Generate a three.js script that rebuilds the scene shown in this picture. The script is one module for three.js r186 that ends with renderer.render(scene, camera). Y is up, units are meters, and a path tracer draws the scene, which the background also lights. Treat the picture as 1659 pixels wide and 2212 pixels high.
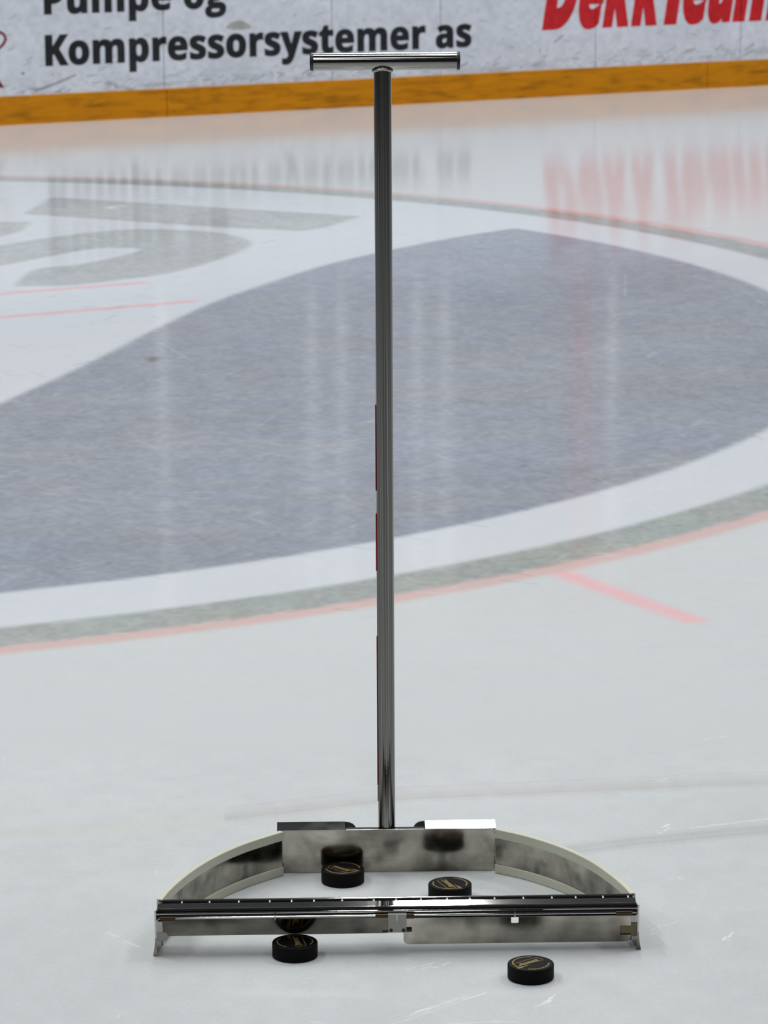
import * as THREE from 'three';
import { RectAreaLightUniformsLib } from 'three/addons/lights/RectAreaLightUniformsLib.js';
import { mergeGeometries } from 'three/addons/utils/BufferGeometryUtils.js';
import { RoundedBoxGeometry } from 'three/addons/geometries/RoundedBoxGeometry.js';

RectAreaLightUniformsLib.init();
const R = (d) => d * Math.PI / 180;
const scene = new THREE.Scene();
scene.background = new THREE.Color(0x000000);

// ---------- camera ----------
const camera = new THREE.PerspectiveCamera(2 * Math.atan(1106 / 7600) * 180 / Math.PI, 1659 / 2212, 0.1, 120);
camera.rotation.order = 'YXZ';
camera.position.set(0, 2.0018, 6);
camera.rotation.set(-0.218898, 0, -0.0057838);
camera.focus = 5.95;
camera.userData.fStop = 15;

const renderer = new THREE.WebGLRenderer({ antialias: true });
renderer.toneMapping = THREE.LinearToneMapping;
renderer.toneMappingExposure = 0.94;
renderer.shadowMap.enabled = true;

// ---------- arena frame: u runs along the boards, v from the boards towards the camera ----------
const YAW = R(24.083), BX = -1.9874, BZ = 6 - 18.3184;
const arena = (u, y, v) => new THREE.Vector3(BX + u * Math.cos(YAW) + v * Math.sin(YAW), y, BZ - u * Math.sin(YAW) + v * Math.cos(YAW));
const U0 = -15, U1 = 17, V0 = -7, V1 = 26, HALL = 9.2;

// ---------- lamps: rows of ceiling panels ----------
const LAMP_W = 0.36, LAMP_D = 2.4, LAMP_L = 60, LAMP_Y = 8.55;
const lampSpots = [];
for (const [v, first, n, dim] of [[2.5, -9.58, 5, 1], [7.0, -11.95, 5, 1], [11.5, -8.46, 5, 1], [17.0, -10.92, 3, 0.3], [22.0, -13.15, 3, 0.3]])   // staggered rows, dimmer over the camera's end
  for (let k = 0; k < n; k++) lampSpots.push([first + 5.5 * k, v, dim]);

// ---------- helpers ----------
let seed = 7;
const rnd = () => { seed = (seed * 1664525 + 1013904223) >>> 0; return seed / 4294967296; };
function hash(x, y, s) { let h = (x * 374761393 + y * 668265263 + s * 2147483647) | 0; h = Math.imul(h ^ (h >>> 13), 1274126177); h ^= h >>> 16; return (h >>> 0) / 4294967296; }
function vnoise(x, y, px, py, s) {   // tiling value noise, period px, py
  const xi = Math.floor(x), yi = Math.floor(y), fx = x - xi, fy = y - yi;
  const ux = fx * fx * (3 - 2 * fx), uy = fy * fy * (3 - 2 * fy);
  const w = (a, p) => ((a % p) + p) % p;
  const a = hash(w(xi, px), w(yi, py), s), b = hash(w(xi + 1, px), w(yi, py), s), c = hash(w(xi, px), w(yi + 1, py), s), d = hash(w(xi + 1, px), w(yi + 1, py), s);
  return a + (b - a) * ux + (c - a) * uy + (a - b - c + d) * ux * uy;
}
function fbm(x, y, fx, fy, oct, s) { let t = 0, a = 0.5, n = 0; for (let o = 0; o < oct; o++) { t += a * vnoise(x * fx, y * fy, fx, fy, s + o); n += a; a *= 0.55; fx *= 2; fy *= 2; } return t / n; }
function dataTexture(w, h, f, srgb) {
  const d = new Uint8Array(w * h * 4);
  for (let j = 0; j < h; j++) for (let i = 0; i < w; i++) { const c = f(i / w, j / h), k = 4 * (j * w + i); d[k] = c[0]; d[k + 1] = c[1]; d[k + 2] = c[2]; d[k + 3] = 255; }
  const t = new THREE.DataTexture(d, w, h); t.wrapS = t.wrapT = THREE.RepeatWrapping; t.magFilter = THREE.LinearFilter; t.minFilter = THREE.LinearMipmapLinearFilter; t.generateMipmaps = true;
  if (srgb) t.colorSpace = THREE.SRGBColorSpace;
  t.needsUpdate = true; return t;
}
function rep(t, rx, ry) { const c = t.clone(); c.repeat.set(rx, ry); c.needsUpdate = true; return c; }
function canvasTexture(c) { const t = new THREE.CanvasTexture(c); t.colorSpace = THREE.SRGBColorSpace; t.magFilter = THREE.LinearFilter; t.anisotropy = 8; return t; }
const names = {};
function numbered(n) { const k = (names[n] = (names[n] ?? -1) + 1); return k ? `${n}_${String(k).padStart(3, '0')}` : n; }
function thing(name, label, category, group, kind) {
  const g = new THREE.Group(); g.name = numbered(name); scene.add(g);
  g.userData = kind ? { kind, label, category } : { label, category };
  if (group) g.userData.group = group;
  return g;
}
function part(name, geo, mat, parent, label) {
  const m = new THREE.Mesh(geo, mat); m.name = name; m.castShadow = m.receiveShadow = true; parent.add(m);
  if (label) m.userData.label = label;
  return m;
}
const box = (x0, x1, y0, y1, z0, z1) => new THREE.BoxGeometry(x1 - x0, y1 - y0, z1 - z0).translate((x0 + x1) / 2, (y0 + y1) / 2, (z0 + z1) / 2);
const rbox = (x0, x1, y0, y1, z0, z1, r, s = 2) => new RoundedBoxGeometry(x1 - x0, y1 - y0, z1 - z0, s, r).translate((x0 + x1) / 2, (y0 + y1) / 2, (z0 + z1) / 2);
const metreUV = (g, ax, ay) => { const p = g.attributes.position, uv = g.attributes.uv; for (let i = 0; i < p.count; i++) uv.setXY(i, p.getComponent(i, ax), p.getComponent(i, ay)); return g; };
// a profile of [depth, height] drawn along x from x0 to x1 (depth runs away from the camera, -z)
function alongX(pts, x0, x1, bevel = 0) {
  const s = new THREE.Shape(pts.map((p) => new THREE.Vector2(p[0], p[1])));
  const g = new THREE.ExtrudeGeometry(s, { depth: x1 - x0 - 2 * bevel, bevelEnabled: bevel > 0, bevelSize: bevel, bevelThickness: bevel, bevelOffset: -bevel, bevelSegments: 2, curveSegments: 6 });
  g.translate(0, 0, bevel);
  g.applyMatrix4(new THREE.Matrix4().set(0, 0, 1, x0, 0, 1, 0, 0, -1, 0, 0, 0, 0, 0, 0, 1));
  return g;
}
// a flat sheet facing the camera, drawn in (x, y), t thick, its front at z
function sheetXY(shape, t, z, bevel = 0.0003) {
  return new THREE.ExtrudeGeometry(shape, { depth: t - 2 * bevel, bevelEnabled: true, bevelSize: bevel, bevelThickness: bevel, bevelOffset: -bevel, bevelSegments: 1, curveSegments: 8 }).translate(0, 0, z - t + bevel);
}
function roundedPoly(pts, radii, path = new THREE.Shape()) {   // polygon whose corner i is rounded with radii[i]
  const n = pts.length;
  for (let i = 0; i < n; i++) {
    const p = new THREE.Vector2(...pts[i]), a = new THREE.Vector2(...pts[(i + n - 1) % n]), b = new THREE.Vector2(...pts[(i + 1) % n]), r = radii[i] || 0;
    const pa = p.clone().add(a.clone().sub(p).setLength(r || 1e-9)), pb = p.clone().add(b.clone().sub(p).setLength(r || 1e-9));
    if (i) path.lineTo(pa.x, pa.y); else path.moveTo(pa.x, pa.y);
    if (r) path.quadraticCurveTo(p.x, p.y, pb.x, pb.y);
  }
  path.closePath();
  return path;
}
function rod(a, b, r, seg = 20) {
  const A = new THREE.Vector3(...a), B = new THREE.Vector3(...b), d = B.clone().sub(A), g = new THREE.CylinderGeometry(r, r, d.length(), seg);
  g.applyQuaternion(new THREE.Quaternion().setFromUnitVectors(new THREE.Vector3(0, 1, 0), d.clone().normalize()));
  return g.translate(...A.add(B).multiplyScalar(0.5).toArray());
}
// a closed cross-section of [across, up] swept along a plan curve of Vector2(x, depth); 'across' is to the right of travel
function sweepPlan(curve, section, n) {
  const pos = [], uv = [], idx = [], m = section.length; let len = 0, last;
  for (let i = 0; i <= n; i++) {
    const p = curve.getPoint(i / n), t = curve.getTangent(i / n); if (last) len += p.distanceTo(last); last = p;
    for (let j = 0; j <= m; j++) { const [a, h] = section[j % m]; pos.push(p.x + t.y * a, h, -(p.y - t.x * a)); uv.push(len, h + a); }
  }
  for (let i = 0; i < n; i++) for (let j = 0; j < m; j++) { const a = i * (m + 1) + j, b = a + m + 1; idx.push(a, a + 1, b, b, a + 1, b + 1); }
  const g = new THREE.BufferGeometry();
  g.setAttribute('position', new THREE.Float32BufferAttribute(pos, 3)); g.setAttribute('uv', new THREE.Float32BufferAttribute(uv, 2)); g.setIndex(idx);
  // end caps
  for (const e of [0, n]) for (let j = 1; j < m - 1; j++) { const o = e * (m + 1); idx.push(...(e ? [o, o + j, o + j + 1] : [o, o + j + 1, o + j])); }
  g.setIndex(idx);
  const flat = g.toNonIndexed(); flat.computeVertexNormals(); return flat;
}

// ---------- textures ----------
const steelColor = dataTexture(512, 512, (x, y) => {
  const a = fbm(x, y, 5, 5, 5, 11), b = fbm(x, y, 3, 9, 4, 31), g = fbm(x, y, 4, 240, 2, 51), s = Math.max(0, fbm(x, y, 7, 7, 3, 71) - 0.6) * 2.2;
  const k = 120 + 150 * (a - 0.5) + 90 * (b - 0.5) + 8 * (g - 0.5) - 90 * s;
  const v = Math.max(50, Math.min(225, k + 62));
  return [v, v * 0.985 - 1, v * 0.95 - 2];
}, true);
const steelRough = dataTexture(512, 512, (x, y) => { const a = fbm(x, y, 6, 6, 4, 91), b = fbm(x, y, 4, 180, 2, 97); const v = Math.max(0, Math.min(255, 150 + 190 * (a - 0.5) + 14 * (b - 0.5))); return [v, v, v]; });
const fineNoise = dataTexture(512, 512, (x, y) => { const v = 255 * fbm(x, y, 48, 48, 3, 151); return [v, v, v]; });
const iceBump = dataTexture(1024, 1024, (x, y) => { const v = 255 * (0.6 * fbm(x, y, 14, 14, 4, 171) + 0.4 * fbm(x, y, 9, 70, 3, 181)); return [v, v, v]; });
const iceRough = dataTexture(512, 512, (x, y) => { const v = 120 + 190 * (fbm(x, y, 8, 16, 4, 191) - 0.5); return [v, v, v]; });

// drawing marks plus painted highlight lines: tone changes round the tube, hardly along
const tubeStreaksGlints = dataTexture(1024, 256, (x, y) => {
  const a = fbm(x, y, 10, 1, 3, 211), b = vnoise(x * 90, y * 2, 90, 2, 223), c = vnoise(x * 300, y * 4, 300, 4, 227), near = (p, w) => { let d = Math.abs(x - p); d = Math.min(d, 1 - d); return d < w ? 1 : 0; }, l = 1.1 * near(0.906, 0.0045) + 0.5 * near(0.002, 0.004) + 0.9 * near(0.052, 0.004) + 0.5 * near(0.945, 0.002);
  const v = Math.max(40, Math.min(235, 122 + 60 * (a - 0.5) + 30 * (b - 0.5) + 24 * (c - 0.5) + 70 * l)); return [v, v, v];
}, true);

// ---------- materials ----------
const lin = (r, g, b) => new THREE.Color().setRGB(r, g, b);
const std = (o) => new THREE.MeshStandardMaterial(o);
const M = {
  steel: std({ color: lin(0.67, 0.655, 0.615), metalness: 1, roughness: 0.25, map: rep(steelColor, 3.1, 3.1), roughnessMap: rep(steelRough, 4, 4) }),
  steelFlap: std({ color: lin(0.67, 0.655, 0.615), metalness: 1, roughness: 0.30, map: rep(steelColor, 2.3, 2.3), roughnessMap: rep(steelRough, 3, 3) }),
  polished: std({ color: lin(0.55, 0.545, 0.53), metalness: 1, roughness: 0.035 }),
  flange: std({ color: lin(0.40, 0.395, 0.385), metalness: 1, roughness: 0.1, roughnessMap: rep(steelRough, 5, 5) }),
  dark: std({ color: lin(0.035, 0.034, 0.033), metalness: 0.6, roughness: 0.5 }),
  tube: std({ color: lin(1, 0.98, 0.92), metalness: 1, roughness: 0.13, map: tubeStreaksGlints }),
  handle: std({ color: lin(0.27, 0.265, 0.245), metalness: 1, roughness: 0.06 }),
  weld: std({ color: lin(0.34, 0.33, 0.31), metalness: 1, roughness: 0.42 }),
  tab: std({ color: lin(0.78, 0.77, 0.75), metalness: 1, roughness: 0.3 }),
  olive: std({ color: lin(0.17, 0.15, 0.085), metalness: 0.9, roughness: 0.45 }),
  tinted: std({ color: lin(0.075, 0.052, 0.032), metalness: 1, roughness: 0.35 }),
  bracket: std({ color: lin(0.36, 0.36, 0.335), metalness: 0.75, roughness: 0.5 }),
  plastic: std({ color: lin(0.62, 0.63, 0.52), roughness: 0.45, bumpMap: rep(fineNoise, 6, 6), bumpScale: 0.0003 }),
  blackCap: std({ color: lin(0.008, 0.008, 0.009), roughness: 0.4 }),
  red: std({ color: lin(0.42, 0.015, 0.02), roughness: 0.4 }),
  sticker: std({ color: lin(0.5, 0.5, 0.5), roughness: 0.4 }),
  rubber: new THREE.MeshPhysicalMaterial({ color: lin(0.0018, 0.002, 0.0026), roughness: 0.7, specularIntensity: 0.3, bumpMap: rep(fineNoise, 3, 3), bumpScale: 0.0002 }),
  kick: std({ color: lin(0.72, 0.345, 0.004), roughness: 0.5 }),
  capRail: std({ color: lin(0.16, 0.22, 0.42), roughness: 0.4 }),
  boardPlain: std({ color: lin(0.57, 0.60, 0.67), roughness: 0.45 }),
  boardCore: std({ color: lin(0.10, 0.10, 0.10), roughness: 0.8 }),
  alu: std({ color: lin(0.78, 0.79, 0.80), roughness: 0.5 }),
  redPost: std({ color: lin(0.45, 0.12, 0.11), roughness: 0.5 }),
  glass: new THREE.MeshPhysicalMaterial({ color: 0xffffff, transmission: 1, thickness: 0, roughness: 0.02, ior: 1.5 }),
  wall: std({ color: lin(0.42, 0.43, 0.45), roughness: 0.85 }),
  wallDark: std({ color: lin(0.045, 0.045, 0.05), roughness: 0.9 }),
  ceiling: std({ color: lin(0.15, 0.15, 0.155), roughness: 0.9 }),
  lampBody: std({ color: lin(0.5, 0.5, 0.5), roughness: 0.5 }),
  glow: std({ color: lin(0.9, 0.9, 0.9), emissive: lin(1, 1, 0.98), emissiveIntensity: 1.5, roughness: 0.6 }),
};

// ---------- the ice ----------
const ICE = [207, 212, 216];
const css = (c) => `rgb(${c[0]},${c[1]},${c[2]})`;
const CX = -2.4523, CZ = 11.7737;       // face-off circle centre: x, distance in front of the camera
const ground = { x0: -7.5, x1: 2.6, d0: 6.9, d1: 17.0 };
function makeCircleMap() {
  const N = 2048, c = document.createElement('canvas'); c.width = c.height = N;
  const g = c.getContext('2d'), sx = N / (ground.x1 - ground.x0), sy = N / (ground.d1 - ground.d0);
  const P = (x, d) => [(x - ground.x0) * sx, N - (d - ground.d0) * sy];
  const path = (pts) => { g.beginPath(); pts.forEach((p, i) => { const q = P(...p); i ? g.lineTo(...q) : g.moveTo(...q); }); g.closePath(); };
  const disc = (r, col) => { g.fillStyle = col; g.beginPath(); g.ellipse(...P(CX, CZ), r * sx, r * sy, 0, 0, 7); g.fill(); };
  const spline = (pts, n = 80, closed = false) => new THREE.CatmullRomCurve3(pts.map((p) => new THREE.Vector3(p[0], p[1], 0)), closed).getPoints(n).map((v) => [v.x, v.y]);
  g.fillStyle = css(ICE); g.fillRect(0, 0, N, N);
  const RED = 'rgb(212,186,184)', GREY = 'rgb(163,170,169)', WHITE = 'rgb(210,216,224)', BLUE = 'rgb(151,157,170)', GREY2 = 'rgb(176,181,183)', LINE = 'rgb(228,186,192)';
  // hash marks outside the circle
  g.strokeStyle = 'rgb(232,190,197)'; g.lineCap = 'butt'; g.lineWidth = 0.06 * sx;
  const stroke = (a, b) => { g.beginPath(); g.moveTo(...P(...a)); g.lineTo(...P(...b)); g.stroke(); };
  stroke([0.40, 8.356], [0.72, 7.812]);
  disc(4.5, RED); disc(4.433, GREY); disc(4.27, WHITE);
  // dark field of the emblem: inside radius 3.95, right of a traced edge
  const edge = spline([[-2.0, 7.7], [-1.72, 8.6], [-1.45, 9.6], [-1.169, 10.544], [-0.955, 11.243], [-0.77, 11.932], [-0.594, 12.508], [-0.391, 12.99], [-0.22, 13.355], [0.007, 13.713], [0.326, 14.127], [0.588, 14.39], [0.8, 14.6]]);
  g.save(); g.beginPath(); g.ellipse(...P(CX, CZ), 3.95 * sx, 3.95 * sy, 0, 0, 7); g.clip();
  path([...edge, [3, 14.6], [3, 7], [-2, 7]]); g.fillStyle = BLUE; g.fill();
  // big grey letters left of it
  g.fillStyle = GREY2;
  path([[-1.452, 15.417], [-1.058, 15.221], [-0.647, 15.014], [-0.346, 14.868], [-0.089, 14.733], [-0.24, 14.394], [-0.324, 14.302], [-0.622, 14.403], [-1.017, 14.608], [-1.526, 14.875]]); g.fill();
  path([[-2.3, 14.95], [-1.599, 14.631], [-1.468, 14.626], [-1.482, 14.334], [-1.553, 14.189], [-2.25, 14.5]]); g.fill();
  path(spline([[-2.2, 13.1], [-1.526, 13.938], [-1.36, 14.141], [-1.185, 14.302], [-1.001, 14.383], [-0.75, 14.318], [-0.613, 14.197], [-0.524, 13.962], [-0.59, 13.647], [-0.711, 13.348], [-0.832, 13.148], [-0.955, 13.038], [-1.159, 12.894], [-1.363, 12.874]], 120)
    .concat(spline([[-1.352, 13.11], [-1.318, 13.301], [-1.16, 13.425], [-0.992, 13.695], [-0.955, 13.819], [-1.058, 13.855], [-1.148, 13.827], [-1.311, 13.614], [-1.468, 13.389], [-2.1, 12.6]], 120))); g.fill();
  g.restore();
  g.strokeStyle = LINE; g.lineWidth = 0.05 * sx;
  stroke([-2.3, 12.255], [-0.875, 12.952]); stroke([-2.3, 11.687], [-0.669, 12.511]);
  // small marks lying in the ice
  const spot = (x, d, rx, ry, col) => { g.fillStyle = col; g.beginPath(); g.ellipse(...P(x, d), rx * sx, ry * sy, 0, 0, 7); g.fill(); };
  spot(-0.752, 11.314, 0.010, 0.05, 'rgb(92,84,88)'); spot(0.342, 11.66, 0.006, 0.03, 'rgb(120,118,128)');
  spot(-1.167, 15.067, 0.018, 0.035, 'rgb(250,250,250)'); spot(-1.12, 15.11, 0.01, 0.025, 'rgb(250,250,250)');
  // paint lies under the ice, so its edges are soft
  g.filter = 'blur(2.4px)'; g.drawImage(c, 0, 0); g.filter = 'none';
  // skate-worn grain: short pale and dark cuts, mostly across
  for (let k = 0; k < 9000; k++) {
    const x = CX + (rnd() * 2 - 1) * 4.5, d = CZ + (rnd() * 2 - 1) * 4.5, r = Math.hypot(x - CX, d - CZ); if (r > 4.48) continue;
    const L = 0.02 + rnd() * 0.10, a = R(-60 + 130 * rnd()), dark = rnd() < 0.5;
    g.strokeStyle = dark ? `rgba(90,98,112,${0.06 + 0.09 * rnd()})` : `rgba(225,230,238,${0.05 + 0.11 * rnd()})`; g.lineWidth = 0.6 + 2.4 * rnd();
    if (r > 3.95 && r < 4.27) continue;
    stroke([x, d], [x + L * Math.cos(a), d + L * Math.sin(a) * 1.2]);
  }
  for (let k = 0; k < 60; k++) {
    const x = CX + 4 * rnd(), d = CZ + (rnd() * 2 - 1) * 4, a = rnd() * 3.2; g.strokeStyle = `rgba(235,240,245,${0.1 + 0.2 * rnd()})`; g.lineWidth = 1;
    stroke([x, d], [x + 0.5 * Math.cos(a), d + 0.5 * Math.sin(a)]);
  }
  const im = g.getImageData(0, 0, N, N), D = im.data;
  for (let j = 0; j < N; j++) for (let i = 0; i < N; i++) {
    const k = 4 * (j * N + i), x = i / N, y = j / N, e = Math.min(1, 20 * Math.min(x, 1 - x, y, 1 - y));
    const lum = 0.3 * D[k] + 0.59 * D[k + 1] + 0.11 * D[k + 2], amp = lum < 190 ? 1 : 0.18;
    const n = e * amp * (9 * (vnoise(x * 210, y * 150, 210, 150, 3) - 0.5) + 14 * (vnoise(x * 640, y * 420, 640, 420, 5) - 0.5) + 10 * (vnoise(x * 24, y * 24, 24, 24, 8) - 0.5));
    const t = e * 5 * amp * (vnoise(x * 40, y * 90, 40, 90, 6) - 0.5);
    D[k] += n + t; D[k + 1] += n; D[k + 2] += n - t;
  }
  g.putImageData(im, 0, 0);
  return canvasTexture(c);
}
const near = { x0: -1.5, x1: 1.5, d0: 4.4, d1: 6.9 };
function makeNearMap() {
  const W = 2048, H = 2048, c = document.createElement('canvas'); c.width = W; c.height = H;
  const g = c.getContext('2d'), sx = W / (near.x1 - near.x0), sy = H / (near.d1 - near.d0), P = (x, d) => [(x - near.x0) * sx, H - (d - near.d0) * sy];
  g.fillStyle = css(ICE); g.fillRect(0, 0, W, H);
  // broad faint grey bands across the ice
  const band = (pts, w, al) => { for (let k = 0; k < 40; k++) { const o = (rnd() + rnd() + rnd() - 1.5) * w; g.strokeStyle = `rgba(148,154,157,${al})`; g.lineWidth = 0.012 * sx; g.lineCap = 'round'; g.beginPath(); pts.forEach((p, i) => { const q = P(p[0], p[1] + o); i ? g.lineTo(...q) : g.moveTo(...q); }); g.stroke(); } };
  band([[-0.3, 6.36], [0.024, 6.482], [0.419, 6.535], [0.745, 6.575], [1.3, 6.6]], 0.05, 0.034);
  band([[0.30, 6.13], [0.45, 6.19], [0.711, 6.265], [1.2, 6.38]], 0.04, 0.03);
  band([[-1.3, 6.13], [-0.718, 6.264], [-0.291, 6.341], [-0.016, 6.438]], 0.05, 0.012);
  // pale cuts and frost chips where the photograph shows them
  const cut = (a, b, n = 10, al = 0.75) => { for (let k = 0; k < n; k++) { const t = rnd(), s = 0.1 + 0.25 * rnd(), x = a[0] + (b[0] - a[0]) * t, d = a[1] + (b[1] - a[1]) * t + (rnd() - 0.5) * 0.03; g.strokeStyle = `rgba(250,254,255,${al * (0.4 + 0.6 * rnd())})`; g.lineWidth = 0.8 + 2 * rnd(); g.beginPath(); g.moveTo(...P(x, d)); g.lineTo(...P(x + (b[0] - a[0]) * s, d + (b[1] - a[1]) * s + (rnd() - 0.5) * 0.012)); g.stroke(); } };
  cut([0.508, 6.56], [0.585, 6.60], 5, 0.5); cut([0.500, 6.24], [0.53, 6.29], 8); cut([0.52, 6.26], [0.73, 6.33], 8, 0.7); cut([0.63, 6.86], [0.70, 6.89], 4, 0.6);
  cut([0.567, 5.64], [0.589, 5.68], 14); cut([0.233, 5.32], [0.265, 5.37], 12); cut([0.0, 5.27], [0.13, 5.38], 14, 0.7); cut([-0.02, 5.24], [0.2, 5.26], 8, 0.6); cut([0.03, 5.5], [0.11, 5.56], 7, 0.7); cut([0.44, 5.68], [0.49, 5.74], 6, 0.6);
  cut([0.5, 5.95], [0.53, 5.98], 5, 0.5); cut([-0.50, 5.72], [-0.42, 5.64], 5, 0.4); cut([-0.13, 5.27], [-0.06, 5.22], 6, 0.6);
  for (let k = 0; k < 260; k++) { const x = near.x0 + 3 * rnd(), d = near.d0 + 2.4 * rnd(), a = rnd() * 6.3, L = 0.01 + 0.05 * rnd(); cut([x, d], [x + L * Math.cos(a), d + L * Math.sin(a)], 1, 0.28); }
  const im = g.getImageData(0, 0, W, H), D = im.data;
  for (let j = 0; j < H; j++) for (let i = 0; i < W; i++) {
    const k = 4 * (j * W + i), x = i / W, y = j / H, e = Math.min(1, 12 * Math.min(x, 1 - x, y, 1 - y));
    const n = e * (9 * (fbm(x, y, 7, 5, 2, 3) - 0.5) + 5 * (vnoise(x * 90, y * 60, 90, 60, 5) - 0.5) + 5 * (vnoise(x * 700, y * 500, 700, 500, 9) - 0.5));
    D[k] += n; D[k + 1] += n; D[k + 2] += n;
  }
  g.putImageData(im, 0, 0);
  return canvasTexture(c);
}
const iceOpt = () => ({ roughness: 0.115, ior: 1.33, bumpMap: rep(iceBump, 1 / 1.6, 1 / 1.6), bumpScale: 0.00012 });
function icePanel(parent, x0, x1, d0, d1, map) {
  const s = new THREE.PlaneGeometry(x1 - x0, d1 - d0).rotateX(-Math.PI / 2).translate((x0 + x1) / 2, 0, 6 - (d0 + d1) / 2);
  const p = s.attributes.position, uv = s.attributes.uv;
  const o = iceOpt();
  if (map) {   // uv 0..1 over the panel, relief repeats kept in metres
    map.channel = 0; o.map = map; o.bumpMap = rep(iceBump, (x1 - x0) / 1.6, (d1 - d0) / 1.6);
  } else { for (let i = 0; i < p.count; i++) uv.setXY(i, p.getX(i), -p.getZ(i)); o.color = new THREE.Color(css(ICE)); }
  return part('ice_sheet', s, new THREE.MeshPhysicalMaterial(o), parent);
}
const floor = thing('floor', 'pale ice sheet of the rink with face-off circle painted under it', 'ice', null, 'structure');
part('slab', box(-30, 30, -0.3, -0.02, -34, 22), M.lampBody, floor);
icePanel(floor, ground.x0, ground.x1, ground.d0, ground.d1, makeCircleMap());
icePanel(floor, near.x0, near.x1, near.d0, near.d1, makeNearMap());
icePanel(floor, -30, 30, -16, near.d0); icePanel(floor, -30, near.x0, near.d0, near.d1); icePanel(floor, near.x1, 30, near.d0, near.d1);
icePanel(floor, -30, ground.x0, ground.d0, ground.d1); icePanel(floor, ground.x1, 30, ground.d0, ground.d1); icePanel(floor, -30, 30, ground.d1, 40);

// ---------- the hall ----------
function hall(name, geo, mat, label, cat) { const m = part(name, geo, mat, scene); m.rotation.y = YAW; m.position.set(BX, 0, BZ); m.userData = { kind: 'structure', label, category: cat }; return m; }
hall('wall_back', box(U0, U1, 0, HALL, V0 - 0.3, V0), M.wall, 'grey hall wall far behind the rink boards', 'wall');
hall('wall_front', box(U0, U1, 0, HALL, V1, V1 + 0.3), M.wallDark, 'dark hall wall behind the camera', 'wall');
hall('wall_left', box(U0 - 0.3, U0, 0, HALL, V0 - 0.3, V1 + 0.3), M.wallDark, 'dark hall wall at the left end', 'wall');
hall('wall_right', box(U1, U1 + 0.3, 0, HALL, V0 - 0.3, V1 + 0.3), M.wallDark, 'dark hall wall at the right end', 'wall');
hall('ceiling', box(U0 - 0.3, U1 + 0.3, HALL, HALL + 0.3, V0 - 0.3, V1 + 0.3), M.ceiling, 'dark hall ceiling above the ice', 'ceiling');

lampSpots.forEach(([u, v, dim]) => {
  const p = arena(u, LAMP_Y, v);
  const t = thing('ceiling_lamp', 'long white ceiling lamp panel hung above the ice', 'lamp', 'ceiling lamps above the ice');
  t.position.copy(p); t.rotation.y = YAW;
  part('housing', box(-LAMP_W / 2 - 0.04, LAMP_W / 2 + 0.04, 0.01, 0.12, -LAMP_D / 2 - 0.04, LAMP_D / 2 + 0.04), M.lampBody, t);
  part('diffuser', box(-LAMP_W / 2, LAMP_W / 2, 0, 0.01, -LAMP_D / 2, LAMP_D / 2), M.glow, t);
  for (const s of [-1, 1]) part('hanger', rod([0, 0.12, s * 0.9], [0, HALL - LAMP_Y, s * 0.9], 0.008, 8), M.lampBody, t);
  const L = new THREE.RectAreaLight(new THREE.Color(1, 0.995, 0.97), LAMP_L * dim, LAMP_W, LAMP_D);
  L.position.set(0, -0.004, 0); L.rotation.x = -Math.PI / 2; t.add(L);
});

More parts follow.
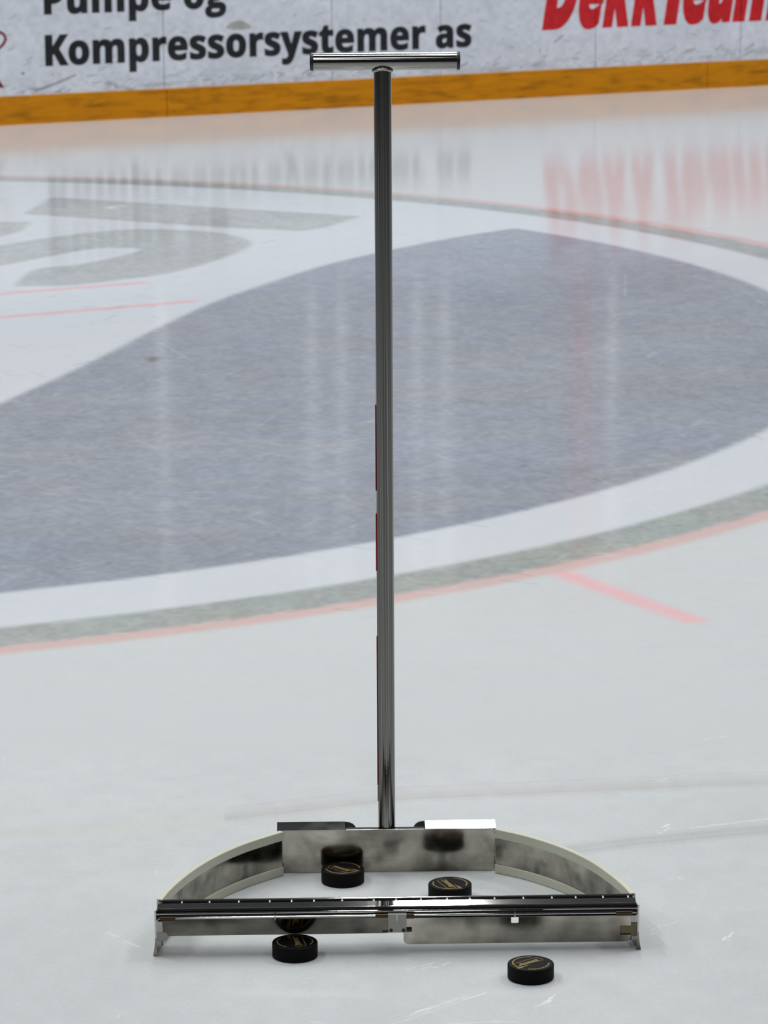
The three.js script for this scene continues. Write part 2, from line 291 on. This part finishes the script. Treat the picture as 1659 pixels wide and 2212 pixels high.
// ---------- rink boards ----------
const BOARD_H = 0.94;
const seams = [-1.05, -0.02 - 0.03, 0.916, 1.886, 2.533, 3.487, 4.416, 5.37, 6.3];
function boardMap(u0, u1) {
  const S = 530, W = Math.round((u1 - u0) * S), H = Math.round(BOARD_H * S), c = document.createElement('canvas'); c.width = W; c.height = H;
  const g = c.getContext('2d');
  g.fillStyle = 'rgb(200,205,215)'; g.fillRect(0, 0, W, H);
  g.setTransform(S, 0, 0, S, -u0 * S, H); // metres, y down from the ice line
  const text = (s, x, base, w, cap, col) => {
    g.save(); g.translate(x, -base); g.font = 'bold 100px sans-serif';
    const m = g.measureText(s), k = cap / 71.5; g.scale(w / (m.actualBoundingBoxRight + m.actualBoundingBoxLeft), k); g.translate(m.actualBoundingBoxLeft, 0); g.fillStyle = col; g.fillText(s, 0, 0); g.strokeStyle = col; g.lineWidth = 4.5; g.strokeText(s, 0, 0);
    g.restore();
  };
  text('Kompressorsystemer as', 0.262, 0.301, 2.456, 0.152, 'rgb(18,20,24)');
  text('Pumpe og', 0.262, 0.567, 1.01, 0.152, 'rgb(18,20,24)');
  // the red slanted name: one glyph at a time, at its measured place
  const red = 'rgb(186,18,26)';
  for (const [ch, a, b, cap] of [['D', 3.156, 3.35, 0.40], ['e', 3.36, 3.515, 0.40], ['k', 3.53, 3.685, 0.40], ['k', 3.71, 3.865, 0.40], ['T', 3.86, 4.06, 0.40], ['e', 4.02, 4.18, 0.40], ['a', 4.19, 4.345, 0.40], ['m', 4.36, 4.66, 0.40]]) {
    g.save(); g.translate(a, -0.383); g.transform(1, 0, -0.16, 1, 0, 0); g.font = 'bold 100px sans-serif';
    const m = g.measureText(ch), k = cap / 71.5; g.scale((b - a) / (m.actualBoundingBoxRight + m.actualBoundingBoxLeft + 8), k); g.translate(m.actualBoundingBoxLeft + 4, 0);
    g.fillStyle = red; g.strokeStyle = red; g.lineWidth = 9; g.lineJoin = 'miter'; g.fillText(ch, 0, -2); g.strokeText(ch, 0, -2); g.restore();
  }
  // dark red emblem at the left edge of the view: an open loop and the foot of a slanting leg
  g.strokeStyle = 'rgb(110,24,30)'; g.lineWidth = 0.014; g.beginPath(); g.ellipse(-0.06, -0.43, 0.105, 0.055, R(-14), 0, 7); g.stroke();
  g.fillStyle = 'rgb(110,24,30)'; g.beginPath(); g.moveTo(0.03, -0.195); g.lineTo(-0.075, -0.35); g.lineTo(-0.115, -0.35); g.lineTo(-0.06, -0.195); g.fill();
  // a torn patch of the print and scuffs from pucks and sticks
  g.fillStyle = 'rgb(158,160,156)'; g.beginPath(); g.moveTo(1.27, -0.455); g.quadraticCurveTo(1.29, -0.49, 1.36, -0.492); g.quadraticCurveTo(1.40, -0.475, 1.42, -0.45); g.quadraticCurveTo(1.34, -0.43, 1.27, -0.455); g.fill();
  const q = 99 + Math.round(u0 * 10); let sd = q >>> 0; const rn = () => { sd = (Math.imul(sd, 1664525) + 1013904223) >>> 0; return sd / 4294967296; };
  const scuff = (x, h, L, a, w, al) => { g.strokeStyle = `rgba(84,90,98,${al})`; g.lineWidth = w; g.lineCap = 'round'; g.beginPath(); g.moveTo(x, -h); g.quadraticCurveTo(x + L * 0.5, -h - L * a * 0.5 + 0.004, x + L, -h - L * a); g.stroke(); };
  for (let k = 0; k < 420; k++) { const low = rn() < 0.6, h = low ? 0.155 + 0.11 * rn() * rn() : 0.16 + 0.65 * rn(); scuff(u0 + (u1 - u0) * rn(), h, 0.008 + 0.05 * rn(), (rn() - 0.3) * 1.1, 0.003 + 0.007 * rn(), 0.08 + 0.2 * rn()); }
  scuff(0.20, 0.17, 0.22, 0.33, 0.012, 0.45); scuff(0.18, 0.178, 0.08, 0.1, 0.012, 0.3); scuff(0.55, 0.26, 0.12, 0.45, 0.006, 0.3); scuff(1.75, 0.19, 0.03, 0.6, 0.012, 0.4);
  scuff(0.13, 0.265, 0.006, 0, 0.014, 0.6); scuff(3.23, 0.30, 0.05, 0.7, 0.009, 0.45); scuff(3.14, 0.25, 0.004, 3, 0.012, 0.3); scuff(4.06, 0.22, 0.06, 0.1, 0.01, 0.4);
  for (let k = 0; k < 26; k++) { const x = u0 + (u1 - u0) * rn(), h = 0.16 + 0.05 * rn(); g.fillStyle = `rgba(96,100,106,${0.06 + 0.1 * rn()})`; g.beginPath(); g.ellipse(x, -h, 0.03 + 0.09 * rn(), 0.006 + 0.012 * rn(), 0, 0, 7); g.fill(); }
  g.setTransform(1, 0, 0, 1, 0, 0);
  const im = g.getImageData(0, 0, W, H), D = im.data;
  for (let j = 0; j < H; j++) for (let i = 0; i < W; i++) {
    const k = 4 * (j * W + i), x = i / W, y = j / H, n = 20 * (fbm(x, y, 14, 6, 3, 41) - 0.5) + 16 * (vnoise(x * 150, y * 40, 150, 40, 45) - 0.5) + 8 * (vnoise(x * 600, y * 180, 600, 180, 47) - 0.5);
    D[k] += n; D[k + 1] += n; D[k + 2] += n + 2;
  }
  g.putImageData(im, 0, 0);
  return canvasTexture(c);
}
const kickMap = dataTexture(1024, 64, (x, y) => {
  const a = fbm(x, y, 20, 8, 4, 61), b = Math.max(0, fbm(x, y, 30, 10, 4, 67) - 0.55);
  const k = 1 + 0.12 * (a - 0.5) - 0.45 * b - 0.5 * Math.max(0, fbm(x, y, 40, 6, 4, 69) - 0.5); return [190 * k, 122 * k, 1];
}, true);
const kickMat = new THREE.MeshPhysicalMaterial({ map: rep(kickMap, 1 / 4, 1 / 0.16), roughness: 0.6, specularIntensity: 0.4 });
const boards = thing('wall_boards', 'white rink boards with printed adverts above a yellow kick plate', 'rink boards', null, 'structure');
boards.rotation.y = YAW; boards.position.set(BX, 0, BZ);
const spanA = [seams[0], seams[4]], spanB = [seams[4], seams[8]];
for (const [a, b] of [spanA, spanB]) {
  const mat = std({ map: boardMap(a, b), roughness: 0.38 });
  for (let k = 0; k < seams.length - 1; k++) {
    if (seams[k] < a - 1e-6 || seams[k + 1] > b + 1e-6) continue;
    const g = rbox(seams[k] + 0.0018, seams[k + 1] - 0.0018, 0.146, BOARD_H, -0.012, 0, 0.0015);
    const p = g.attributes.position, uv = g.attributes.uv; for (let i = 0; i < p.count; i++) uv.setXY(i, (p.getX(i) - a) / (b - a), p.getY(i) / BOARD_H);
    part('board_panel', g, mat, boards);
  }
}
for (const [a, b] of [[U0, seams[0]], [seams[8], U1]]) part('board_panel', box(a, b, 0.146, BOARD_H, -0.012, 0), M.boardPlain, boards);
part('board_frame', box(U0, U1, 0, BOARD_H, -0.09, -0.013), M.boardCore, boards);
const kickSeams = [U0, -3, 0.926, 4.2, 8, U1];
for (let k = 0; k < kickSeams.length - 1; k++) {
  const g = rbox(kickSeams[k] + 0.0012, kickSeams[k + 1] - 0.0012, -0.01, 0.149, -0.012, 0.010, 0.003); metreUV(g, 0, 1);
  part('kick_plate', g, kickMat, boards, 'yellow kick plate strip');
}
part('cap_rail', rbox(U0, U1, BOARD_H, BOARD_H + 0.07, -0.13, 0.02, 0.01), M.capRail, boards, 'blue cap rail');
// glass panes and their posts stand on the cap rail
const TOP = BOARD_H + 0.07;
const onRail = (name, u, geo, mat, label) => { const m = part(name, geo, mat, boards, label); m.position.set(u, TOP, -0.06); return m; };
for (const u of [-4.2, -2.4, -0.95, 0.9, 1.781, 1.961, 2.418, 2.593, 3.65, 4.85, 6.3]) {
  const m = onRail('glass_post', u, rbox(-0.024, 0.024, 0.012, 1.75, -0.05, -0.006, 0.004), M.alu);
  part('foot_plate', box(-0.04, 0.04, 0, 0.012, -0.05, 0.03), M.alu, m);
}
onRail('red_post', 3.455, rbox(-0.05, 0.05, 0, 1.85, -0.06, -0.01, 0.006), M.redPost, 'red upright post behind the glass');
const panes = [-6, -4.2, -2.4, -0.95, 0.9, 1.87, 2.505, 3.65, 4.85, 6.3, 8];
for (let k = 0; k < panes.length - 1; k++) onRail('glass_pane', 0, box(panes[k] + 0.006, panes[k + 1] - 0.006, 0, 1.7, 0.008, 0.012), M.glass);

// ---------- the puck collector ----------
const col = thing('puck_collector', 'stainless steel puck collector with tall T handle and curved arms standing on the ice', 'puck collector');
col.position.set(0.0177, 0, 6 - 5.596); col.rotation.y = R(1.27);
const PD = 0.427, PX0 = -0.2035, PX1 = 0.189, PH = 0.0795, PM = (PX0 + PX1) / 2;
// back plate
{
  const pl = part('back_plate', sheetXY(roundedPoly([[PX0, 0.0005], [PX1, 0.0005], [PX1, PH], [PX0, PH]], [0.001, 0.001, 0.002, 0.002]), 0.002, -PD), M.steel, col);
  const bead = (x, y, k) => part('weld_bead', new THREE.SphereGeometry(0.0022, 8, 6).scale(0.9, k, 0.8).translate(x, y, -PD + 0.0005), M.weld, pl);
  for (let k = 0; k < 5; k++) bead(PX0 + 0.0012, 0.012 + 0.013 * k, 1.5 + 0.8 * (k % 2));
  for (const q of [0.02, 0.026, 0.037, 0.043]) bead(PX1 - 0.001, q, 1.4);
  const FD = 0.0302, FR = 0.0061;
  // top flanges left and right of the pole, each with a rear skirt whose inner corner is rounded
  for (const [a, b, s] of [[PX0 + 0.0005, -0.0815, 1], [0.0625, PX1 - 0.0005, -1]]) {
    const fl = part('top_flange', alongX([[PD, PH - 0.0006], [PD + FD, PH - 0.0006 + FR], [PD + FD, PH + 0.0008 + FR], [PD, PH + 0.0008]], a, b), M.flange, col);
    const inner = s > 0 ? b : a, outer = s > 0 ? a : b;
    const sk = new THREE.Shape(), e = inner + s * 0.022;
    sk.moveTo(outer, 0.02); sk.lineTo(outer, PH + FR); sk.lineTo(inner, PH + FR); sk.quadraticCurveTo(e, PH + FR, e, PH - 0.016); sk.lineTo(e, 0.02); sk.closePath();
    part('rear_skirt', sheetXY(sk, 0.002, -PD - FD), M.weld, col);
    part('end_cheek', box(Math.min(outer, outer + s * 0.0018), Math.max(outer, outer + s * 0.0018), 0.02, PH, -PD - FD, -PD - 0.002), M.steel, col);
  }
  part('pole_seat', rbox(-0.08, 0.061, PH - 0.001, PH + 0.0008, -PD - 0.014, -PD, 0.0005), M.polished, col);
}
// pole and T handle
const PX = -0.006, PZ = -(PD + 0.0195), PR = 0.0152, HH = 1.4475;
{
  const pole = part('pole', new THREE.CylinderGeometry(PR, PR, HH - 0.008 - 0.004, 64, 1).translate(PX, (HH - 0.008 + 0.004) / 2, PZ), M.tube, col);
  const ring = new THREE.TorusGeometry(PR + 0.0006, 0.0028, 8, 40).rotateX(Math.PI / 2);
  const p = ring.attributes.position; for (let i = 0; i < p.count; i++) { const a = Math.atan2(p.getZ(i), p.getX(i)); p.setY(i, p.getY(i) + 0.0006 * Math.sin(17 * a) + 0.0135 * (Math.cos(a) ** 2 * -0.30)); }
  ring.computeVertexNormals();
  part('weld_seam', ring.translate(PX, HH - 0.0125, PZ), M.weld, pole);
  // label strips standing a little proud of the pole's left flank
  const sticker = (y0, y1, t, mat, label) => {
    const q = new THREE.Shape(); q.absarc(0, 0, PR + t, R(145), R(193), false); q.absarc(0, 0, PR + 0.0001, R(193), R(145), true); q.closePath();
    part('sticker', new THREE.ExtrudeGeometry(q, { depth: y1 - y0, bevelEnabled: false, curveSegments: 10 }).rotateX(-Math.PI / 2).translate(PX, y0, PZ), mat, pole, label);
  };
  for (const [y0, y1] of [[0.158, 0.432], [0.552, 0.655], [0.697, 0.85]]) sticker(y0, y1, 0.0015, M.red, 'red label strip on the pole');
  sticker(0.128, 0.156, 0.0012, M.sticker); sticker(0.434, 0.550, 0.0006, M.sticker);
  const cx = -0.0017, hl = 0.1279, inner = hl - 0.0052;
  const bar = part('handle_bar', new THREE.CylinderGeometry(PR, PR, 2 * inner, 64, 1).rotateZ(Math.PI / 2).translate(cx, HH, PZ), M.handle, col);
  for (const s of [-1, 1]) {
    const prof = [[0, 0], [PR + 0.0002, 0], [PR + 0.0006, 0.0006], [PR + 0.0006, 0.0042], [PR - 0.0004, 0.0056], [0, 0.006]].map((q) => new THREE.Vector2(...q));
    const g = new THREE.LatheGeometry(prof, 48).rotateZ(s > 0 ? -Math.PI / 2 : Math.PI / 2).translate(cx + s * inner, HH, PZ);
    part('end_cap', g, M.blackCap, bar, 'black plastic end cap');
  }
}
// curved arms: steel band edged above and below with pale plastic strip
const armL = [[-0.1985, 0.4215], [-0.2648, 0.3545], [-0.3172, 0.2805], [-0.358, 0.1974], [-0.388, 0.1122], [-0.403, 0.052]];
const armR = [[0.1925, 0.4215], [0.2480, 0.376], [0.3020, 0.3130], [0.3470, 0.2360], [0.3780, 0.1540], [0.396, 0.0918], [0.404, 0.052]];
for (const [pts, s] of [[armL, -1], [armR, 1]]) {
  const curve = new THREE.SplineCurve(pts.map((q) => new THREE.Vector2(...q)));
  const side = (a, b, h0, h1) => { const q = [[a, h0], [b, h0], [b, h1], [a, h1]].map(([x, h]) => [s * x, h]); return s > 0 ? q.reverse() : q; };
  // 'across' measured inwards (towards the middle) for both arms
  const arm = new THREE.Group(); arm.name = 'curved_arm'; col.add(arm);
  const sgn = s > 0 ? 1 : -1;
  const sec = (a, b, h0, h1, c = 0.0015) => [[a + c, h0], [b - c, h0], [b, h0 + c], [b, h1 - c], [b - c, h1], [a + c, h1], [a, h1 - c], [a, h0 + c]].map(([x, h]) => [sgn * x, h]);
  const fix = (l) => (s > 0 ? l : l.slice().reverse());
  part('band', sweepPlan(curve, fix(sec(0.0045, 0.0065, 0.012, 0.07, 0.0003)), 40), M.steel, arm);
  part('edge_strip', sweepPlan(curve, fix(sec(0, 0.0095, 0.0655, 0.082, 0.0008)), 40), M.plastic, arm, 'pale plastic edging strip');
  part('edge_strip', sweepPlan(curve, fix(sec(0, 0.0095, 0.0005, 0.0165, 0.0008)), 40), M.plastic, arm, 'pale plastic edging strip');
}
// front bar: a folded channel between the arms
const FX0 = -0.4015, FX1 = 0.4035;
{
  const fb = new THREE.Group(); fb.name = 'front_bar'; col.add(fb);
  const arc = (c, r, a0, a1, n = 8) => Array.from({ length: n + 1 }, (_, i) => { const a = R(a0 + (a1 - a0) * i / n); return [c[0] + r * Math.cos(a), c[1] + r * Math.sin(a)]; });
  part('rear_rail', alongX(arc([0.0522, 0.0780], 0.0029, 0, 337.5, 15), FX0 + 0.002, FX1 - 0.002), M.polished, fb);
  part('channel_floor', alongX([[0.006, 0.058], [0.056, 0.058], [0.056, 0.0775], [0.0545, 0.0775], [0.0545, 0.0595], [0.006, 0.0595]], FX0 + 0.002, FX1 - 0.002), M.dark, fb);  // floor coloured dark so the slot reads as deep shade
  part('top_strip', alongX([[0.0402, 0.0778], [0.0394, 0.0784], [0.0200, 0.0752], [0.0200, 0.0738], [0.0394, 0.0769], [0.0402, 0.0763]].reverse(), FX0 + 0.001, FX1 - 0.001), M.polished, fb);
  part('fold', alongX(arc([0.0178, 0.0744], 0.0026, 0, 340, 14), FX0 + 0.001, FX1 - 0.001), M.polished, fb);
  part('front_lip', alongX(arc([0.0036, 0.0722], 0.0019, 0, 337, 12), FX0, FX1), M.polished, fb);
  part('lip_web', alongX([[0.0036, 0.0705], [0.018, 0.0645], [0.018, 0.063], [0.0036, 0.069]].reverse(), FX0 + 0.001, FX1 - 0.001), M.dark, fb);
  // tack welds bridging the slot
  for (const px of [393, 452.6, 515.5, 582, 629, 677, 737.7, 805.6, 853.7, 907.4, 963.7, 1012.6, 1066, 1128, 1189.5, 1241, 1300, 1354]) {
    const x = -0.402 + (px - 340) * 0.000782;
    part('tack_weld', new THREE.SphereGeometry(0.0026, 10, 8).scale(0.75, 0.9, 2.3).translate(x, 0.0776, -0.0448), M.tab, fb);
  }
  // end plates carry the bar and run down to splayed feet
  for (const s of [-1, 1]) {
    const xf = s < 0 ? -0.4035 : 0.4045, xr = s < 0 ? -0.3905 : 0.3925;
    const line = new THREE.LineCurve(new THREE.Vector2(xr, 0.085), new THREE.Vector2(xf, 0.001));
    const ep = part('end_plate', sweepPlan(line, (() => { const q = [[-0.001, 0.0005], [0.001, 0.0005], [0.001, 0.0755], [-0.001, 0.0755]]; return q; })(), 2), M.steel, col);
    const foot = new THREE.Shape(); foot.moveTo(xf + s * 0.005, 0); foot.lineTo(xf - s * 0.0035, 0); foot.lineTo(xf - s * 0.0022, 0.008); foot.lineTo(xf - s * 0.0008, 0.030); foot.lineTo(xf + s * 0.0008, 0.030); foot.lineTo(xf + s * 0.0032, 0.009); foot.closePath();
    part('foot', sheetXY(foot, 0.004, 0.0015, 0.0004), M.steel, ep);
    part('corner_post', rbox(xf - 0.0016, xf + 0.0016, 0.012, 0.0775, -0.004, -0.0004, 0.0008), M.polished, ep);
    const st = s > 0 ? roundedPoly([[xf - 0.002, 0.022], [xf - 0.034, 0.022], [xf - 0.034, 0.046], [xf - 0.002, 0.046]], [0, 0.001, 0.001, 0]) : roundedPoly([[xf - s * 0.002, 0.0255], [xf - s * 0.016, 0.0255], [xf - s * 0.0205, 0.030], [xf - s * 0.0205, 0.036], [xf - s * 0.017, 0.0405], [xf - s * 0.002, 0.0405]], [0, 0.001, 0.001, 0.001, 0.001, 0]);
    part('stop_tab', sheetXY(st, 0.0025, s < 0 ? -0.0015 : -0.0045), s < 0 ? M.bracket : M.olive, ep, s < 0 ? 'dull grey stop tab' : 'olive stop tab');  // right tab coloured olive, left tab grey
  }
}
// hinge rods, flaps and the middle bracket
const HY = 0.0655, HZ = -0.001;
function flap(x0, x1, tilt, hinge0, hinge1, notch, slots, edgeCut, tongue) {
  const f = new THREE.Group(); f.name = 'swing_flap'; f.position.set(0, HY, HZ); f.rotation.x = tilt; col.add(f);
  const top = -0.0046, bot = -0.0515, r = 0.0105;
  let pts = [[x0, bot], [x1, bot]], rad = [r, r];
  if (edgeCut) { pts.push([x1, -0.0395], [x1 - 0.0185, -0.0395], [x1 - 0.0185, -0.0235], [x1, -0.0235]); rad.push(0, 0.003, 0.003, 0); }
  pts.push([x1, top], [x0, top]); rad.push(0.002, 0.002);
  if (notch) { const a = pts.pop(); rad.pop(); pts.push([notch + 0.0063, top], [notch + 0.0063, top - 0.0115], [notch - 0.0063, top - 0.0115], [notch - 0.0063, top], a); rad.push(0.0004, 0.002, 0.002, 0.0004, 0.002); }
  const s = roundedPoly(pts, rad);
  for (const [a, b] of slots) s.holes.push(roundedPoly([[a, -0.0310], [a, -0.0265], [b, -0.0265], [b, -0.0310]], [0.0015, 0.0015, 0.0015, 0.0015], new THREE.Path()));
  part('panel', sheetXY(s, 0.0015, 0.0008), M.steelFlap, f);
  for (const [a, b] of [hinge0, hinge1]) {
    const k = part('hinge_knuckle', mergeGeometries([rod([a, 0, 0], [b, 0, 0], 0.0032, 16).toNonIndexed(), rbox(a, b, top - 0.0012, 0, -0.0007, 0.0011, 0.0004)].map((g) => { g.deleteAttribute('uv'); return g; })), M.tinted, f, 'heat-browned hinge knuckle');
  }
  if (tongue) part('tongue', rbox(tongue[0], tongue[1], top - 0.001, -0.0022, -0.0007, 0.0008, 0.0004), M.steelFlap, f);
  return f;
}
const BC = 0.0005;   // centre of the bracket
flap(-0.3925, BC - 0.0085, R(36.5), [-0.396, -0.370], [-0.036, -0.014], 0, [], false, [-0.268, -0.195]);
flap(BC + 0.0105, 0.3925, R(1.5), [0.016, 0.029], [0.367, 0.394], 0.1975, [], true);
part('hinge_rod', rod([FX0 + 0.002, HY, HZ], [BC - 0.012, HY, HZ], 0.0021, 16), M.polished, col);
part('hinge_rod', rod([BC + 0.012, HY, HZ], [FX1 - 0.002, HY, HZ], 0.0021, 16), M.polished, col);
for (const x of [-0.2035, 0.1975]) {
  const g = new THREE.TubeGeometry(new THREE.CatmullRomCurve3([[x, 0.0705, 0.002], [x, 0.066, 0.0035], [x, 0.0615, 0.0025], [x, 0.0605, 0.000], [x, 0.0625, -0.0035]].map((q) => new THREE.Vector3(...q))), 16, 0.0009, 8);
  part('hinge_hook', g, M.tab, col, 'small wire hook over the hinge rod');
}
{
  const br = part('middle_bracket', sheetXY(roundedPoly([[BC - 0.0155, 0.0375], [BC + 0.0152, 0.0375], [BC + 0.0152, 0.0695], [BC - 0.0155, 0.0695]], [0.001, 0.001, 0.001, 0.001]), 0.002, 0.006), M.bracket, col, 'pale square steel bracket between the flaps');
  part('arm_stub', box(BC - 0.0155, BC + 0.0152, 0.0675, 0.0695, -0.012, 0.004), M.bracket, br);
  part('pin', rod([BC - 0.0005, 0.059, 0.0068], [BC - 0.0005, 0.070, 0.0068], 0.0009, 10), M.tab, br);
  for (const s of [-1, 1]) part('screw', new THREE.CylinderGeometry(0.0027, 0.003, 0.0014, 16).rotateX(Math.PI / 2).translate(BC + s * 0.0105, 0.0415, 0.0067), M.dark, br);
  for (const s of [-1, 1]) part('slot_shade', rbox(BC + (s < 0 ? -0.0255 : 0.012), BC + (s < 0 ? -0.012 : 0.0245), 0.0378, s < 0 ? 0.0408 : 0.0432, 0.0008, 0.0042, 0.001), M.dark, br);  // dark blocks put in for the shade of the flap slots
}

// ---------- pucks ----------
function logoMaps() {
  const N = 512, draw = (bg, gold) => {
    const c = document.createElement('canvas'); c.width = c.height = N; const g = c.getContext('2d');
    g.fillStyle = bg; g.fillRect(0, 0, N, N); g.setTransform(N / 2, 0, 0, -N / 2, N / 2, N / 2); g.strokeStyle = g.fillStyle = gold; g.lineJoin = 'miter';
    const line = (w, ...p) => { g.lineWidth = w; g.beginPath(); p.forEach((q, i) => (i ? g.lineTo(...q) : g.moveTo(...q))); g.stroke(); };
    const poly = (...p) => { g.beginPath(); p.forEach((q, i) => (i ? g.lineTo(...q) : g.moveTo(...q))); g.fill(); };
    // two arcs near the rim
    g.lineWidth = 0.07; g.beginPath(); g.arc(0, 0, 0.82, R(160), R(268)); g.stroke(); g.beginPath(); g.arc(0, 0, 0.82, R(-25), R(75)); g.stroke();
    // slanted frame with a word band, a stripe and a pointed tail
    line(0.035, [-0.36, 0.66], [-0.62, 0.42], [-0.12, -0.80], [0.56, -0.74], [0.20, -0.16]);
    line(0.06, [-0.15, -0.80], [0.58, -0.74]);
    poly([0.58, -0.80], [0.52, -0.58], [0.18, -0.14], [0.30, -0.40], [0.40, -0.70]);
    line(0.075, [-0.22, 0.46], [0.26, -0.68]);
    line(0.03, [-0.36, 0.66], [-0.20, 0.62], [-0.10, 0.30]);
    // word band: seven short upright bars, unreadable in the photograph
    const a = [-0.44, 0.40], d = [0.41, -1.0], n = [0.24, 0.03];
    for (let k = 0; k < 7; k++) { const t0 = k / 7.2, t1 = t0 + 0.118, lo = k === 0 || k === 6 ? 0 : 0.22; poly([a[0] + d[0] * t0 + n[0] * lo, a[1] + d[1] * t0], [a[0] + d[0] * t0 + n[0], a[1] + d[1] * t0 + n[1]], [a[0] + d[0] * t1 + n[0], a[1] + d[1] * t1 + n[1]], [a[0] + d[0] * t1 + n[0] * lo, a[1] + d[1] * t1]); }
    return c;
  };
  return [canvasTexture(draw('rgb(8,8,10)', 'rgb(168,146,98)')), (() => { const t = canvasTexture(draw('rgb(0,0,0)', 'rgb(255,255,255)')); t.colorSpace = THREE.NoColorSpace; return t; })()];
}
const [logoColor, logoMetal] = logoMaps();
const faceMat = new THREE.MeshPhysicalMaterial({ specularIntensity: 0.35, map: logoColor, metalnessMap: logoMetal, metalness: 0.75, roughness: 0.33 });
const puckR = 0.0381, puckH = 0.0254;
const puckProfile = [[0, 0], [puckR - 0.002, 0], [puckR - 0.0006, 0.0006], [puckR, 0.002], [puckR, puckH - 0.002], [puckR - 0.0006, puckH - 0.0006], [puckR - 0.002, puckH], [0.03, puckH]].map((q) => new THREE.Vector2(...q));
const puckBody = new THREE.LatheGeometry(puckProfile, 72);
const puckFace = (() => { const g = new THREE.CircleGeometry(0.0362, 64).rotateX(-Math.PI / 2).translate(0, puckH + 0.00008, 0); return g; })();
function puck(X, D, turn, label) {
  const t = thing('hockey_puck', label, 'puck', 'pucks around the collector'); t.position.set(X, 0, 6 - D); t.rotation.y = R(turn);
  part('body', puckBody, M.rubber, t); part('printed_face', puckFace, faceMat, t, 'glossy black face with gold print');
}
puck(0.2364, 5.4721, -75, 'black hockey puck lying alone on the ice in front of the right flap');
puck(-0.1531, 5.5838, 168, 'black hockey puck on the ice under the raised left flap');
puck(-0.0771, 5.9706, 26, 'black hockey puck inside the collector close to the back plate');
puck(0.1119, 5.8823, 0, 'black hockey puck inside the collector partly hidden by the front bar');

renderer.render(scene, camera);
